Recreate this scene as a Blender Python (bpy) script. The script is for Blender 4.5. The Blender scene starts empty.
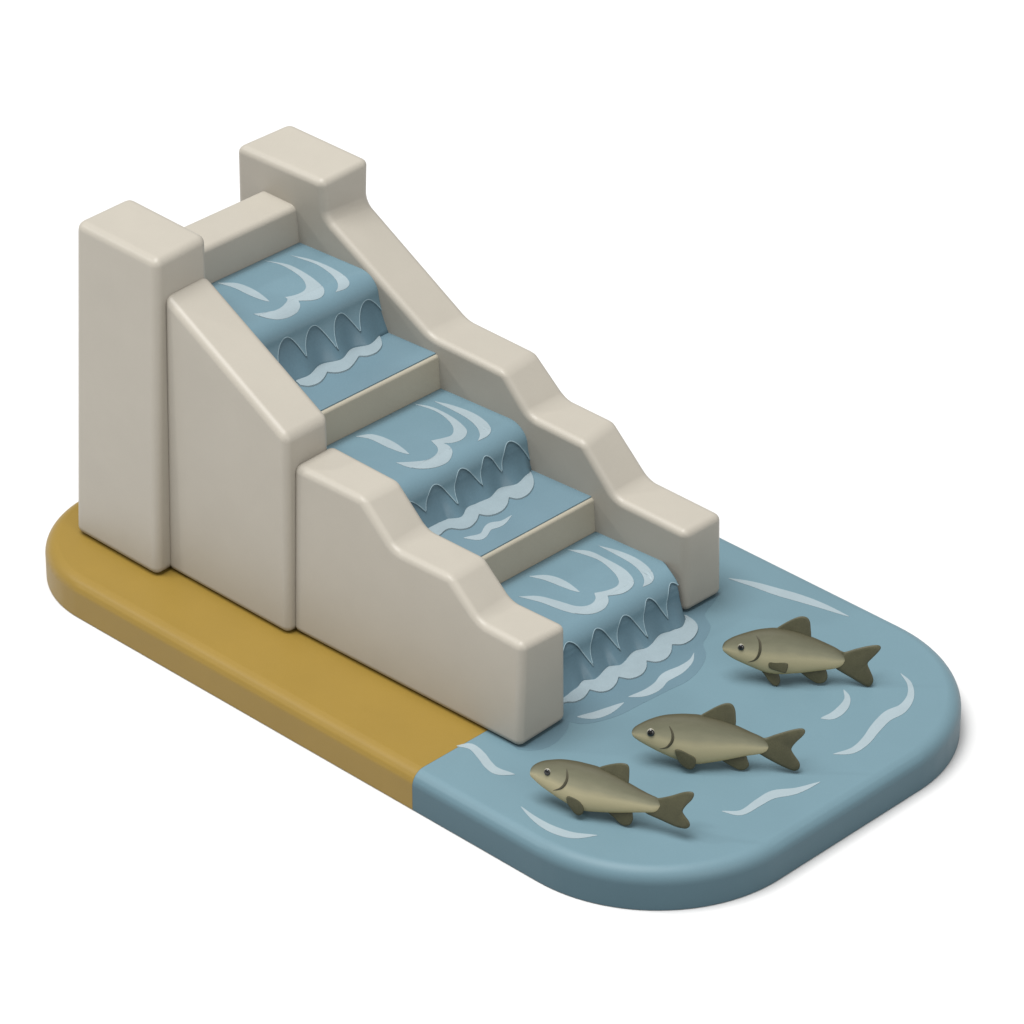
import bpy, bmesh, math
from mathutils import Vector, Matrix

sc = bpy.context.scene
COL = sc.collection
FZ = -.032                       # the floor
H = 0.3641                      # top of the base slab and pool
DATA = {"foot":{"c1":[[3.5062,1.9662],[3.5339,2.0922],[3.4226,2.3284],[3.5301,2.5203],[3.408,2.7365],[3.5095,2.9033],[3.4108,3.1258]],
"c2":[[5.224,2.0886],[5.2414,2.1862],[5.3516,2.3064],[5.2195,2.4888],[5.2402,2.5843],[5.267,2.7237],[5.1748,2.9177],[5.2777,3.0819],[5.1934,3.2866],[5.1058,3.3936]],
"c3":[[7.1698,1.7599],[7.1297,1.95],[7.0628,2.0864],[7.161,2.1824],[7.0695,2.4126],[7.1682,2.5091],[7.062,2.7571],[7.1324,2.885],[7.0253,3.1365],[7.0795,3.2492],[7.1171,3.3457],[6.9736,3.5362]]},"streaks":{"c1":[[[2.404,2.023],[2.439,2.035],[2.477,2.045],[2.515,2.055],[2.553,2.063],[2.59,2.068],[2.627,2.07],[2.664,2.07],[2.702,2.069],[2.743,2.069],[2.785,2.07],[2.829,2.073],[2.875,2.078],[2.921,2.086],[2.966,2.097],[3.006,2.114],[3.001,2.121],[2.939,2.14],[2.878,2.154],[2.819,2.165],[2.765,2.171],[2.715,2.173],[2.672,2.173],[2.633,2.17],[2.595,2.165],[2.56,2.157],[2.527,2.144],[2.497,2.125],[2.471,2.102],[2.447,2.077],[2.424,2.052],[2.397,2.03]],
[[2.386,2.624],[2.437,2.652],[2.487,2.681],[2.538,2.707],[2.591,2.726],[2.644,2.736],[2.699,2.738],[2.754,2.736],[2.81,2.732],[2.869,2.726],[2.929,2.717],[2.988,2.706],[3.04,2.694],[3.085,2.682],[3.125,2.669],[3.16,2.656],[3.186,2.643],[3.206,2.629],[3.222,2.612],[3.234,2.593],[3.242,2.572],[3.247,2.549],[3.248,2.522],[3.247,2.493],[3.242,2.462],[3.233,2.427],[3.219,2.39],[3.202,2.354],[3.184,2.319],[3.184,2.319],[3.199,2.311],[3.213,2.305],[3.226,2.298],[3.237,2.288],[3.248,2.273],[3.258,2.255],[3.266,2.235],[3.272,2.212],[3.275,2.186],[3.277,2.157],[3.278,2.125],[3.277,2.094],[3.274,2.063],[3.269,2.032],[3.263,2.001],[3.254,1.972],[3.241,1.944],[3.224,1.919],[3.205,1.896],[3.183,1.879],[3.159,1.867],[3.131,1.861],[3.102,1.858],[3.073,1.854],[3.073,1.854],[3.089,1.879],[3.106,1.905],[3.121,1.931],[3.136,1.955],[3.148,1.979],[3.159,2.002],[3.167,2.025],[3.171,2.05],[3.171,2.078],[3.168,2.107],[3.162,2.136],[3.154,2.164],[3.143,2.19],[3.129,2.217],[3.114,2.241],[3.1,2.259],[3.087,2.269],[3.074,2.273],[3.061,2.274],[3.048,2.276],[3.048,2.276],[3.057,2.296],[3.068,2.316],[3.077,2.337],[3.084,2.359],[3.089,2.385],[3.092,2.413],[3.093,2.441],[3.09,2.467],[3.082,2.491],[3.072,2.514],[3.056,2.537],[3.035,2.558],[3.006,2.58],[2.971,2.602],[2.932,2.622],[2.892,2.638],[2.85,2.651],[2.806,2.661],[2.76,2.669],[2.716,2.674],[2.671,2.678],[2.626,2.681],[2.582,2.68],[2.54,2.676],[2.5,2.667],[2.461,2.653],[2.424,2.638],[2.386,2.624]],
[[2.489,2.872],[2.534,2.891],[2.578,2.912],[2.624,2.93],[2.672,2.946],[2.723,2.957],[2.776,2.965],[2.831,2.97],[2.886,2.973],[2.943,2.973],[3.001,2.97],[3.058,2.965],[3.11,2.956],[3.157,2.944],[3.193,2.936],[3.22,2.929],[3.239,2.92],[3.252,2.907],[3.26,2.889],[3.265,2.866],[3.268,2.842],[3.268,2.815],[3.266,2.784],[3.262,2.751],[3.259,2.719],[3.259,2.719],[3.253,2.735],[3.247,2.751],[3.239,2.767],[3.229,2.781],[3.216,2.794],[3.2,2.808],[3.18,2.821],[3.154,2.834],[3.122,2.85],[3.087,2.865],[3.049,2.878],[3.007,2.89],[2.96,2.9],[2.907,2.91],[2.854,2.917],[2.803,2.92],[2.755,2.918],[2.707,2.911],[2.662,2.903],[2.621,2.895],[2.584,2.889],[2.551,2.884],[2.52,2.878],[2.489,2.872]]],
"c2":[[[4.149,2.11],[4.174,2.125],[4.199,2.139],[4.225,2.152],[4.252,2.163],[4.283,2.17],[4.319,2.173],[4.36,2.174],[4.404,2.174],[4.45,2.175],[4.496,2.177],[4.542,2.182],[4.589,2.188],[4.637,2.197],[4.683,2.209],[4.725,2.226],[4.721,2.234],[4.658,2.252],[4.596,2.266],[4.537,2.277],[4.481,2.283],[4.429,2.284],[4.381,2.282],[4.336,2.278],[4.294,2.27],[4.256,2.258],[4.224,2.242],[4.199,2.22],[4.181,2.195],[4.168,2.168],[4.157,2.141],[4.143,2.117]],
[[4.104,2.907],[4.143,2.928],[4.18,2.95],[4.221,2.969],[4.269,2.983],[4.331,2.99],[4.401,2.991],[4.472,2.989],[4.537,2.983],[4.597,2.974],[4.655,2.961],[4.706,2.946],[4.75,2.931],[4.783,2.915],[4.807,2.899],[4.826,2.881],[4.843,2.86],[4.858,2.835],[4.871,2.808],[4.879,2.779],[4.884,2.752],[4.884,2.727],[4.88,2.701],[4.873,2.677],[4.865,2.656],[4.854,2.638],[4.841,2.622],[4.826,2.607],[4.812,2.592],[4.812,2.592],[4.832,2.592],[4.852,2.594],[4.872,2.593],[4.893,2.588],[4.917,2.578],[4.94,2.565],[4.962,2.551],[4.98,2.534],[4.996,2.511],[5.012,2.484],[5.024,2.454],[5.032,2.422],[5.035,2.386],[5.034,2.346],[5.031,2.305],[5.025,2.265],[5.016,2.226],[5.004,2.188],[4.989,2.152],[4.972,2.122],[4.952,2.098],[4.928,2.08],[4.9,2.068],[4.871,2.058],[4.841,2.051],[4.808,2.047],[4.776,2.044],[4.743,2.04],[4.743,2.04],[4.768,2.069],[4.793,2.097],[4.817,2.125],[4.84,2.154],[4.862,2.184],[4.884,2.215],[4.902,2.246],[4.914,2.277],[4.918,2.31],[4.917,2.343],[4.911,2.375],[4.901,2.405],[4.889,2.43],[4.873,2.454],[4.853,2.475],[4.829,2.493],[4.8,2.508],[4.766,2.52],[4.73,2.53],[4.695,2.541],[4.695,2.541],[4.706,2.568],[4.718,2.596],[4.73,2.623],[4.739,2.649],[4.748,2.674],[4.756,2.697],[4.761,2.721],[4.759,2.745],[4.748,2.771],[4.731,2.797],[4.708,2.822],[4.682,2.845],[4.652,2.866],[4.617,2.885],[4.579,2.903],[4.537,2.917],[4.491,2.93],[4.442,2.941],[4.39,2.948],[4.336,2.95],[4.28,2.945],[4.222,2.933],[4.163,2.919],[4.104,2.907]],
[[4.198,3.071],[4.242,3.089],[4.286,3.107],[4.332,3.125],[4.382,3.139],[4.438,3.151],[4.498,3.162],[4.559,3.169],[4.617,3.172],[4.671,3.17],[4.725,3.163],[4.775,3.153],[4.819,3.142],[4.858,3.128],[4.892,3.111],[4.922,3.093],[4.946,3.074],[4.963,3.055],[4.976,3.034],[4.985,3.01],[4.991,2.984],[4.994,2.955],[4.993,2.922],[4.992,2.888],[4.991,2.855],[4.991,2.855],[4.981,2.873],[4.971,2.892],[4.959,2.911],[4.943,2.929],[4.921,2.949],[4.894,2.97],[4.863,2.99],[4.829,3.008],[4.791,3.024],[4.751,3.038],[4.707,3.05],[4.662,3.059],[4.616,3.066],[4.569,3.07],[4.518,3.073],[4.463,3.074],[4.402,3.075],[4.335,3.074],[4.266,3.072],[4.198,3.071]],
[[5.566,2.091],[5.599,2.107],[5.632,2.123],[5.664,2.142],[5.689,2.166],[5.704,2.199],[5.7,2.243],[5.683,2.287],[5.663,2.324],[5.65,2.35],[5.644,2.367],[5.645,2.385],[5.651,2.408],[5.659,2.434],[5.666,2.463],[5.667,2.498],[5.661,2.534],[5.65,2.57],[5.636,2.605],[5.62,2.64],[5.606,2.675],[5.599,2.677],[5.598,2.648],[5.599,2.619],[5.601,2.59],[5.6,2.563],[5.597,2.54],[5.589,2.521],[5.576,2.501],[5.562,2.479],[5.55,2.451],[5.547,2.414],[5.56,2.368],[5.581,2.327],[5.6,2.295],[5.612,2.272],[5.617,2.253],[5.614,2.228],[5.603,2.199],[5.587,2.167],[5.572,2.133],[5.56,2.097]]],
"c3":[[[6.032,2.472],[6.062,2.484],[6.093,2.496],[6.123,2.508],[6.153,2.518],[6.183,2.526],[6.214,2.531],[6.244,2.536],[6.275,2.54],[6.308,2.544],[6.343,2.548],[6.382,2.554],[6.422,2.561],[6.464,2.569],[6.505,2.581],[6.543,2.598],[6.539,2.605],[6.484,2.62],[6.43,2.632],[6.378,2.641],[6.33,2.645],[6.286,2.645],[6.247,2.642],[6.213,2.635],[6.182,2.626],[6.154,2.614],[6.127,2.598],[6.102,2.578],[6.082,2.554],[6.063,2.528],[6.046,2.502],[6.026,2.478]],
[[5.96,3.051],[5.999,3.083],[6.037,3.117],[6.076,3.148],[6.12,3.171],[6.17,3.182],[6.223,3.185],[6.278,3.184],[6.334,3.183],[6.393,3.183],[6.455,3.182],[6.516,3.178],[6.571,3.17],[6.622,3.157],[6.669,3.139],[6.711,3.12],[6.747,3.098],[6.775,3.075],[6.795,3.052],[6.809,3.027],[6.819,3.001],[6.826,2.97],[6.83,2.935],[6.83,2.899],[6.827,2.863],[6.819,2.829],[6.805,2.795],[6.788,2.762],[6.771,2.731],[6.771,2.731],[6.79,2.714],[6.808,2.7],[6.823,2.686],[6.836,2.669],[6.847,2.648],[6.856,2.624],[6.864,2.598],[6.867,2.569],[6.868,2.538],[6.866,2.503],[6.862,2.468],[6.854,2.434],[6.841,2.4],[6.824,2.368],[6.801,2.34],[6.775,2.317],[6.744,2.3],[6.711,2.288],[6.674,2.277],[6.632,2.266],[6.583,2.257],[6.527,2.249],[6.469,2.241],[6.412,2.23],[6.358,2.214],[6.304,2.195],[6.249,2.175],[6.195,2.155],[6.195,2.155],[6.225,2.19],[6.254,2.227],[6.285,2.261],[6.321,2.29],[6.365,2.312],[6.415,2.33],[6.466,2.344],[6.512,2.358],[6.555,2.369],[6.596,2.379],[6.633,2.388],[6.664,2.399],[6.689,2.412],[6.708,2.425],[6.724,2.441],[6.736,2.457],[6.746,2.475],[6.753,2.495],[6.756,2.515],[6.756,2.536],[6.752,2.558],[6.745,2.58],[6.734,2.602],[6.722,2.622],[6.706,2.639],[6.688,2.654],[6.668,2.668],[6.649,2.682],[6.649,2.682],[6.663,2.71],[6.678,2.738],[6.691,2.766],[6.702,2.794],[6.71,2.825],[6.716,2.857],[6.718,2.887],[6.715,2.915],[6.706,2.94],[6.692,2.962],[6.673,2.983],[6.649,3.002],[6.62,3.022],[6.586,3.04],[6.548,3.057],[6.503,3.072],[6.452,3.088],[6.395,3.104],[6.334,3.115],[6.268,3.118],[6.196,3.109],[6.118,3.091],[6.038,3.07],[5.96,3.051]],
[[6.112,3.299],[6.157,3.315],[6.203,3.332],[6.248,3.348],[6.295,3.361],[6.345,3.371],[6.395,3.379],[6.446,3.384],[6.497,3.385],[6.548,3.382],[6.599,3.375],[6.649,3.365],[6.694,3.351],[6.737,3.334],[6.778,3.313],[6.81,3.294],[6.833,3.278],[6.849,3.261],[6.859,3.243],[6.866,3.222],[6.871,3.2],[6.872,3.176],[6.871,3.149],[6.868,3.121],[6.866,3.093],[6.866,3.093],[6.857,3.109],[6.848,3.126],[6.837,3.143],[6.823,3.159],[6.805,3.174],[6.783,3.191],[6.756,3.21],[6.724,3.228],[6.688,3.244],[6.649,3.259],[6.606,3.272],[6.561,3.282],[6.514,3.289],[6.464,3.293],[6.411,3.295],[6.356,3.296],[6.298,3.298],[6.236,3.298],[6.174,3.298],[6.112,3.299]]],
"pool":[[[6.846,4.303],[6.897,4.312],[6.947,4.321],[6.997,4.331],[7.046,4.342],[7.095,4.351],[7.145,4.36],[7.195,4.367],[7.246,4.375],[7.296,4.383],[7.345,4.393],[7.394,4.404],[7.44,4.417],[7.486,4.43],[7.532,4.444],[7.578,4.457],[7.624,4.47],[7.67,4.482],[7.716,4.495],[7.763,4.508],[7.812,4.52],[7.863,4.533],[7.917,4.546],[7.971,4.56],[8.024,4.574],[8.077,4.59],[8.073,4.597],[8.011,4.599],[7.948,4.601],[7.886,4.602],[7.825,4.601],[7.767,4.598],[7.713,4.594],[7.66,4.588],[7.61,4.581],[7.561,4.572],[7.512,4.563],[7.463,4.551],[7.416,4.539],[7.37,4.525],[7.325,4.511],[7.279,4.497],[7.233,4.483],[7.186,4.47],[7.14,4.456],[7.093,4.44],[7.048,4.423],[7.004,4.403],[6.962,4.382],[6.921,4.358],[6.881,4.334],[6.841,4.31]],
[[9.036,4.196],[9.07,4.177],[9.106,4.159],[9.139,4.141],[9.17,4.123],[9.196,4.102],[9.222,4.077],[9.249,4.049],[9.273,4.019],[9.294,3.988],[9.311,3.96],[9.324,3.93],[9.336,3.898],[9.346,3.864],[9.353,3.831],[9.357,3.801],[9.356,3.775],[9.35,3.746],[9.341,3.712],[9.334,3.673],[9.332,3.627],[9.338,3.579],[9.347,3.532],[9.358,3.486],[9.37,3.44],[9.384,3.394],[9.399,3.346],[9.417,3.299],[9.435,3.254],[9.45,3.213],[9.462,3.174],[9.473,3.135],[9.482,3.095],[9.489,3.058],[9.493,3.022],[9.494,2.987],[9.489,2.952],[9.479,2.917],[9.466,2.881],[9.453,2.843],[9.442,2.805],[9.447,2.8],[9.473,2.824],[9.5,2.847],[9.525,2.873],[9.547,2.902],[9.564,2.936],[9.572,2.973],[9.575,3.014],[9.574,3.055],[9.57,3.097],[9.564,3.14],[9.554,3.187],[9.541,3.234],[9.526,3.28],[9.513,3.323],[9.502,3.363],[9.491,3.405],[9.481,3.447],[9.471,3.488],[9.464,3.526],[9.46,3.559],[9.46,3.59],[9.464,3.622],[9.47,3.659],[9.473,3.7],[9.47,3.747],[9.46,3.794],[9.445,3.841],[9.427,3.888],[9.404,3.934],[9.378,3.979],[9.347,4.02],[9.313,4.059],[9.277,4.095],[9.241,4.125],[9.204,4.152],[9.167,4.171],[9.132,4.183],[9.099,4.19],[9.067,4.196],[9.034,4.203]],
[[8.838,3.637],[8.862,3.612],[8.887,3.589],[8.909,3.569],[8.926,3.551],[8.937,3.536],[8.945,3.52],[8.953,3.502],[8.961,3.482],[8.967,3.461],[8.974,3.438],[8.98,3.412],[8.986,3.382],[8.992,3.35],[8.997,3.32],[9.0,3.292],[9.001,3.267],[8.999,3.241],[8.995,3.213],[8.992,3.183],[8.992,3.151],[8.998,3.146],[9.02,3.157],[9.041,3.17],[9.061,3.185],[9.077,3.206],[9.089,3.232],[9.094,3.265],[9.095,3.3],[9.092,3.338],[9.084,3.376],[9.074,3.413],[9.061,3.447],[9.044,3.482],[9.024,3.515],[9.001,3.547],[8.974,3.576],[8.944,3.601],[8.915,3.617],[8.888,3.627],[8.863,3.635],[8.838,3.642]],
[[9.332,1.467],[9.365,1.478],[9.401,1.488],[9.435,1.499],[9.466,1.517],[9.491,1.545],[9.505,1.584],[9.511,1.63],[9.512,1.679],[9.512,1.725],[9.513,1.766],[9.515,1.803],[9.515,1.839],[9.516,1.87],[9.519,1.9],[9.526,1.931],[9.539,1.964],[9.559,1.999],[9.582,2.037],[9.604,2.079],[9.621,2.125],[9.632,2.176],[9.639,2.229],[9.643,2.284],[9.645,2.34],[9.647,2.396],[9.641,2.4],[9.622,2.357],[9.604,2.311],[9.588,2.266],[9.57,2.223],[9.552,2.184],[9.529,2.148],[9.503,2.114],[9.476,2.08],[9.451,2.045],[9.432,2.006],[9.422,1.966],[9.419,1.927],[9.419,1.89],[9.421,1.854],[9.422,1.815],[9.424,1.769],[9.43,1.719],[9.435,1.671],[9.437,1.628],[9.433,1.593],[9.421,1.566],[9.401,1.542],[9.376,1.52],[9.351,1.498],[9.327,1.473]],
[[8.04,0.3],[8.083,0.283],[8.126,0.266],[8.169,0.251],[8.213,0.237],[8.257,0.226],[8.302,0.217],[8.347,0.209],[8.393,0.205],[8.439,0.203],[8.483,0.206],[8.526,0.212],[8.569,0.222],[8.61,0.235],[8.649,0.253],[8.684,0.276],[8.715,0.304],[8.741,0.338],[8.764,0.375],[8.785,0.414],[8.806,0.452],[8.801,0.457],[8.764,0.435],[8.729,0.41],[8.696,0.386],[8.662,0.363],[8.628,0.345],[8.591,0.33],[8.552,0.318],[8.512,0.309],[8.472,0.301],[8.433,0.294],[8.394,0.289],[8.354,0.287],[8.314,0.286],[8.273,0.286],[8.234,0.287],[8.195,0.29],[8.156,0.293],[8.117,0.298],[8.078,0.302],[8.039,0.306]],
[[6.986,0.57],[7.012,0.58],[7.036,0.593],[7.059,0.605],[7.081,0.613],[7.103,0.615],[7.126,0.612],[7.154,0.604],[7.186,0.592],[7.219,0.58],[7.251,0.568],[7.278,0.558],[7.306,0.546],[7.336,0.532],[7.368,0.519],[7.4,0.509],[7.427,0.503],[7.454,0.497],[7.482,0.493],[7.511,0.494],[7.54,0.501],[7.568,0.515],[7.593,0.536],[7.617,0.56],[7.639,0.587],[7.659,0.613],[7.655,0.619],[7.617,0.614],[7.579,0.606],[7.544,0.597],[7.512,0.59],[7.484,0.587],[7.461,0.588],[7.442,0.591],[7.422,0.597],[7.4,0.604],[7.375,0.612],[7.351,0.621],[7.325,0.632],[7.295,0.646],[7.262,0.659],[7.228,0.67],[7.195,0.679],[7.16,0.687],[7.123,0.694],[7.087,0.696],[7.054,0.691],[7.029,0.676],[7.012,0.653],[7.0,0.628],[6.99,0.601],[6.98,0.575]],
[[7.429,1.644],[7.459,1.658],[7.489,1.673],[7.516,1.691],[7.541,1.712],[7.561,1.737],[7.577,1.765],[7.588,1.796],[7.596,1.828],[7.601,1.862],[7.604,1.898],[7.603,1.937],[7.599,1.977],[7.592,2.018],[7.583,2.061],[7.573,2.103],[7.566,2.107],[7.554,2.077],[7.543,2.046],[7.534,2.014],[7.526,1.983],[7.518,1.954],[7.509,1.924],[7.502,1.894],[7.494,1.865],[7.486,1.836],[7.477,1.807],[7.467,1.779],[7.455,1.749],[7.443,1.718],[7.432,1.685],[7.423,1.649]],
[[7.538,2.2],[7.561,2.221],[7.584,2.243],[7.606,2.267],[7.625,2.293],[7.64,2.322],[7.65,2.353],[7.657,2.386],[7.661,2.421],[7.662,2.455],[7.659,2.492],[7.652,2.53],[7.639,2.566],[7.628,2.594],[7.621,2.616],[7.617,2.637],[7.616,2.666],[7.618,2.702],[7.62,2.742],[7.622,2.785],[7.619,2.827],[7.613,2.867],[7.605,2.906],[7.594,2.944],[7.582,2.98],[7.567,3.015],[7.55,3.048],[7.53,3.076],[7.51,3.1],[7.49,3.121],[7.472,3.144],[7.467,3.143],[7.479,3.118],[7.491,3.093],[7.502,3.07],[7.51,3.048],[7.516,3.026],[7.519,3.0],[7.521,2.973],[7.522,2.943],[7.521,2.913],[7.519,2.882],[7.514,2.851],[7.507,2.816],[7.499,2.779],[7.494,2.738],[7.494,2.696],[7.502,2.652],[7.515,2.614],[7.528,2.584],[7.537,2.561],[7.544,2.539],[7.549,2.511],[7.553,2.479],[7.556,2.446],[7.557,2.413],[7.557,2.381],[7.554,2.348],[7.549,2.315],[7.542,2.279],[7.536,2.243],[7.532,2.205]]]},"crest":{"c1":[[3.506,1.966],[3.472,1.995],[3.47,2.022],[3.469,2.053],[3.458,2.092],[3.429,2.144],[3.386,2.206],[3.347,2.27],[3.328,2.328],[3.343,2.379],[3.378,2.426],[3.414,2.472],[3.43,2.52],[3.411,2.574],[3.371,2.63],[3.331,2.685],[3.314,2.737],[3.331,2.78],[3.37,2.82],[3.411,2.859],[3.434,2.903],[3.431,2.955],[3.415,3.011],[3.396,3.069],[3.411,3.126],[3.434,3.112],[3.458,3.098],[3.481,3.084],[3.505,3.068],[3.528,3.05],[3.552,3.031],[3.575,3.01],[3.595,2.987],[3.612,2.959],[3.627,2.929],[3.639,2.899],[3.647,2.869],[3.65,2.841],[3.648,2.813],[3.643,2.787],[3.636,2.764],[3.625,2.746],[3.611,2.731],[3.595,2.717],[3.58,2.703],[3.58,2.703],[3.598,2.669],[3.617,2.635],[3.634,2.602],[3.649,2.57],[3.662,2.539],[3.673,2.51],[3.682,2.481],[3.686,2.453],[3.685,2.424],[3.679,2.396],[3.671,2.37],[3.659,2.347],[3.644,2.329],[3.625,2.315],[3.605,2.301],[3.585,2.288],[3.585,2.288],[3.601,2.263],[3.617,2.238],[3.632,2.213],[3.645,2.188],[3.656,2.162],[3.666,2.137],[3.673,2.111],[3.676,2.087],[3.676,2.062],[3.672,2.037],[3.665,2.013],[3.655,1.993],[3.641,1.978],[3.623,1.967],[3.604,1.957],[3.586,1.946]],
"c2":[[5.229,1.97],[5.191,2.0],[5.177,2.03],[5.168,2.06],[5.162,2.089],[5.157,2.114],[5.153,2.137],[5.153,2.161],[5.161,2.186],[5.184,2.213],[5.219,2.241],[5.249,2.272],[5.26,2.306],[5.238,2.35],[5.196,2.399],[5.151,2.448],[5.122,2.489],[5.115,2.518],[5.12,2.539],[5.131,2.559],[5.14,2.584],[5.149,2.615],[5.161,2.648],[5.17,2.684],[5.169,2.724],[5.151,2.769],[5.121,2.819],[5.093,2.87],[5.083,2.918],[5.101,2.96],[5.139,2.999],[5.176,3.039],[5.197,3.082],[5.193,3.132],[5.175,3.188],[5.151,3.241],[5.131,3.287],[5.116,3.32],[5.102,3.346],[5.092,3.369],[5.106,3.394],[5.148,3.37],[5.191,3.347],[5.233,3.324],[5.271,3.298],[5.306,3.271],[5.337,3.243],[5.366,3.213],[5.392,3.181],[5.414,3.146],[5.433,3.109],[5.449,3.072],[5.459,3.037],[5.464,3.005],[5.464,2.973],[5.459,2.945],[5.45,2.922],[5.436,2.906],[5.416,2.895],[5.394,2.887],[5.373,2.877],[5.373,2.877],[5.394,2.85],[5.416,2.823],[5.436,2.796],[5.453,2.768],[5.468,2.738],[5.48,2.707],[5.489,2.675],[5.493,2.644],[5.492,2.612],[5.487,2.579],[5.477,2.548],[5.465,2.523],[5.448,2.506],[5.427,2.494],[5.405,2.484],[5.383,2.474],[5.383,2.474],[5.4,2.449],[5.417,2.425],[5.433,2.401],[5.447,2.375],[5.459,2.347],[5.47,2.316],[5.477,2.286],[5.481,2.259],[5.479,2.235],[5.473,2.213],[5.463,2.192],[5.45,2.174],[5.434,2.159],[5.414,2.146],[5.393,2.134],[5.372,2.122],[5.372,2.122],[5.367,2.108],[5.362,2.096],[5.358,2.082],[5.357,2.064],[5.361,2.043],[5.367,2.02],[5.375,1.994],[5.381,1.965],[5.385,1.932],[5.388,1.897],[5.39,1.859],[5.393,1.823]],
"c3":[[7.153,1.613],[7.125,1.649],[7.121,1.684],[7.118,1.72],[7.112,1.76],[7.101,1.806],[7.087,1.856],[7.071,1.905],[7.054,1.95],[7.032,1.989],[7.006,2.024],[6.984,2.056],[6.976,2.086],[6.991,2.11],[7.022,2.129],[7.053,2.15],[7.067,2.182],[7.051,2.234],[7.019,2.297],[6.986,2.361],[6.971,2.413],[6.986,2.443],[7.02,2.46],[7.054,2.478],[7.068,2.509],[7.052,2.563],[7.017,2.631],[6.982,2.7],[6.963,2.757],[6.973,2.795],[7.0,2.821],[7.027,2.847],[7.038,2.885],[7.022,2.942],[6.989,3.011],[6.956,3.08],[6.938,3.136],[6.943,3.175],[6.961,3.203],[6.984,3.225],[7.004,3.249],[7.022,3.272],[7.042,3.293],[7.057,3.315],[7.059,3.346],[7.042,3.387],[7.013,3.435],[6.98,3.486],[6.974,3.536],[7.001,3.548],[7.044,3.544],[7.085,3.539],[7.122,3.53],[7.153,3.517],[7.182,3.501],[7.207,3.481],[7.23,3.457],[7.253,3.426],[7.274,3.389],[7.291,3.351],[7.304,3.314],[7.312,3.278],[7.316,3.242],[7.315,3.207],[7.31,3.177],[7.298,3.153],[7.28,3.133],[7.259,3.115],[7.24,3.096],[7.24,3.096],[7.26,3.072],[7.282,3.047],[7.302,3.023],[7.319,2.997],[7.333,2.969],[7.346,2.94],[7.355,2.912],[7.36,2.884],[7.36,2.857],[7.356,2.83],[7.348,2.805],[7.336,2.784],[7.32,2.769],[7.3,2.757],[7.279,2.748],[7.258,2.737],[7.258,2.737],[7.277,2.717],[7.297,2.697],[7.316,2.676],[7.333,2.653],[7.348,2.626],[7.363,2.596],[7.374,2.565],[7.38,2.535],[7.38,2.505],[7.376,2.473],[7.367,2.443],[7.354,2.418],[7.336,2.4],[7.311,2.388],[7.285,2.377],[7.259,2.365],[7.259,2.365],[7.274,2.342],[7.29,2.319],[7.304,2.296],[7.317,2.271],[7.327,2.244],[7.337,2.215],[7.343,2.187],[7.345,2.161],[7.342,2.137],[7.335,2.114],[7.325,2.093],[7.31,2.075],[7.291,2.061],[7.266,2.051],[7.24,2.042],[7.215,2.033],[7.215,2.033],[7.228,2.001],[7.243,1.97],[7.255,1.939],[7.264,1.909],[7.267,1.88],[7.266,1.853],[7.262,1.827],[7.255,1.803],[7.243,1.784],[7.227,1.768],[7.21,1.752],[7.198,1.73],[7.191,1.702],[7.187,1.669],[7.185,1.634],[7.181,1.6]]},"dark_patch":[[[7.403,0.913],[7.425,0.928],[7.448,0.942],[7.47,0.957],[7.49,0.973],[7.508,0.99],[7.523,1.01],[7.536,1.031],[7.547,1.053],[7.556,1.076],[7.563,1.101],[7.568,1.128],[7.571,1.156],[7.572,1.185],[7.571,1.215],[7.567,1.246],[7.56,1.279],[7.55,1.314],[7.539,1.349],[7.525,1.384],[7.511,1.417],[7.495,1.448],[7.477,1.478],[7.459,1.506],[7.44,1.533],[7.423,1.558],[7.407,1.579],[7.392,1.598],[7.378,1.615],[7.364,1.632],[7.35,1.649],[7.25,1.2],[7.2,0.95]],
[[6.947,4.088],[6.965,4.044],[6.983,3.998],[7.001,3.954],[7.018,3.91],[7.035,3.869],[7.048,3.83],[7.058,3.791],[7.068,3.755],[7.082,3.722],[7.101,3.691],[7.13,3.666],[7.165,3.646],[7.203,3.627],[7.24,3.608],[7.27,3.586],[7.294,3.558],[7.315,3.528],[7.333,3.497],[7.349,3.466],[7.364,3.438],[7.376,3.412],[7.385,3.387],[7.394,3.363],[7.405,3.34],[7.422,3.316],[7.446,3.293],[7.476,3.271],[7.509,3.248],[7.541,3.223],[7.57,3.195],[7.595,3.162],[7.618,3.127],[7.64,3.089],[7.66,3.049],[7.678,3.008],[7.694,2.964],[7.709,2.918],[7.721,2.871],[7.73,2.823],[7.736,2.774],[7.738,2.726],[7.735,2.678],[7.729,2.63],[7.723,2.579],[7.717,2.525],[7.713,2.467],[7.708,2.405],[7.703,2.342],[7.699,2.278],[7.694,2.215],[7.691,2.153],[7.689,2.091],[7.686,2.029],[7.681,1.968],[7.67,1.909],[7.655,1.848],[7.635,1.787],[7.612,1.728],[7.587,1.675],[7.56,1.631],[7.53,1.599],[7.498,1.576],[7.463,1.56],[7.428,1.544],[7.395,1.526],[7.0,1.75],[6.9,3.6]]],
"fish":[{"top":[[-0.6804,0.2803],[-0.6746,0.3196],[-0.6521,0.3565],[-0.6064,0.3942],[-0.5435,0.4263],[-0.4155,0.4664],[-0.2852,0.4826],[-0.1701,0.4851],[-0.0546,0.4814],[0.0883,0.4518],[0.2325,0.4081],[0.3678,0.3688],[0.4683,0.3468],[0.5342,0.3407]],
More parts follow.
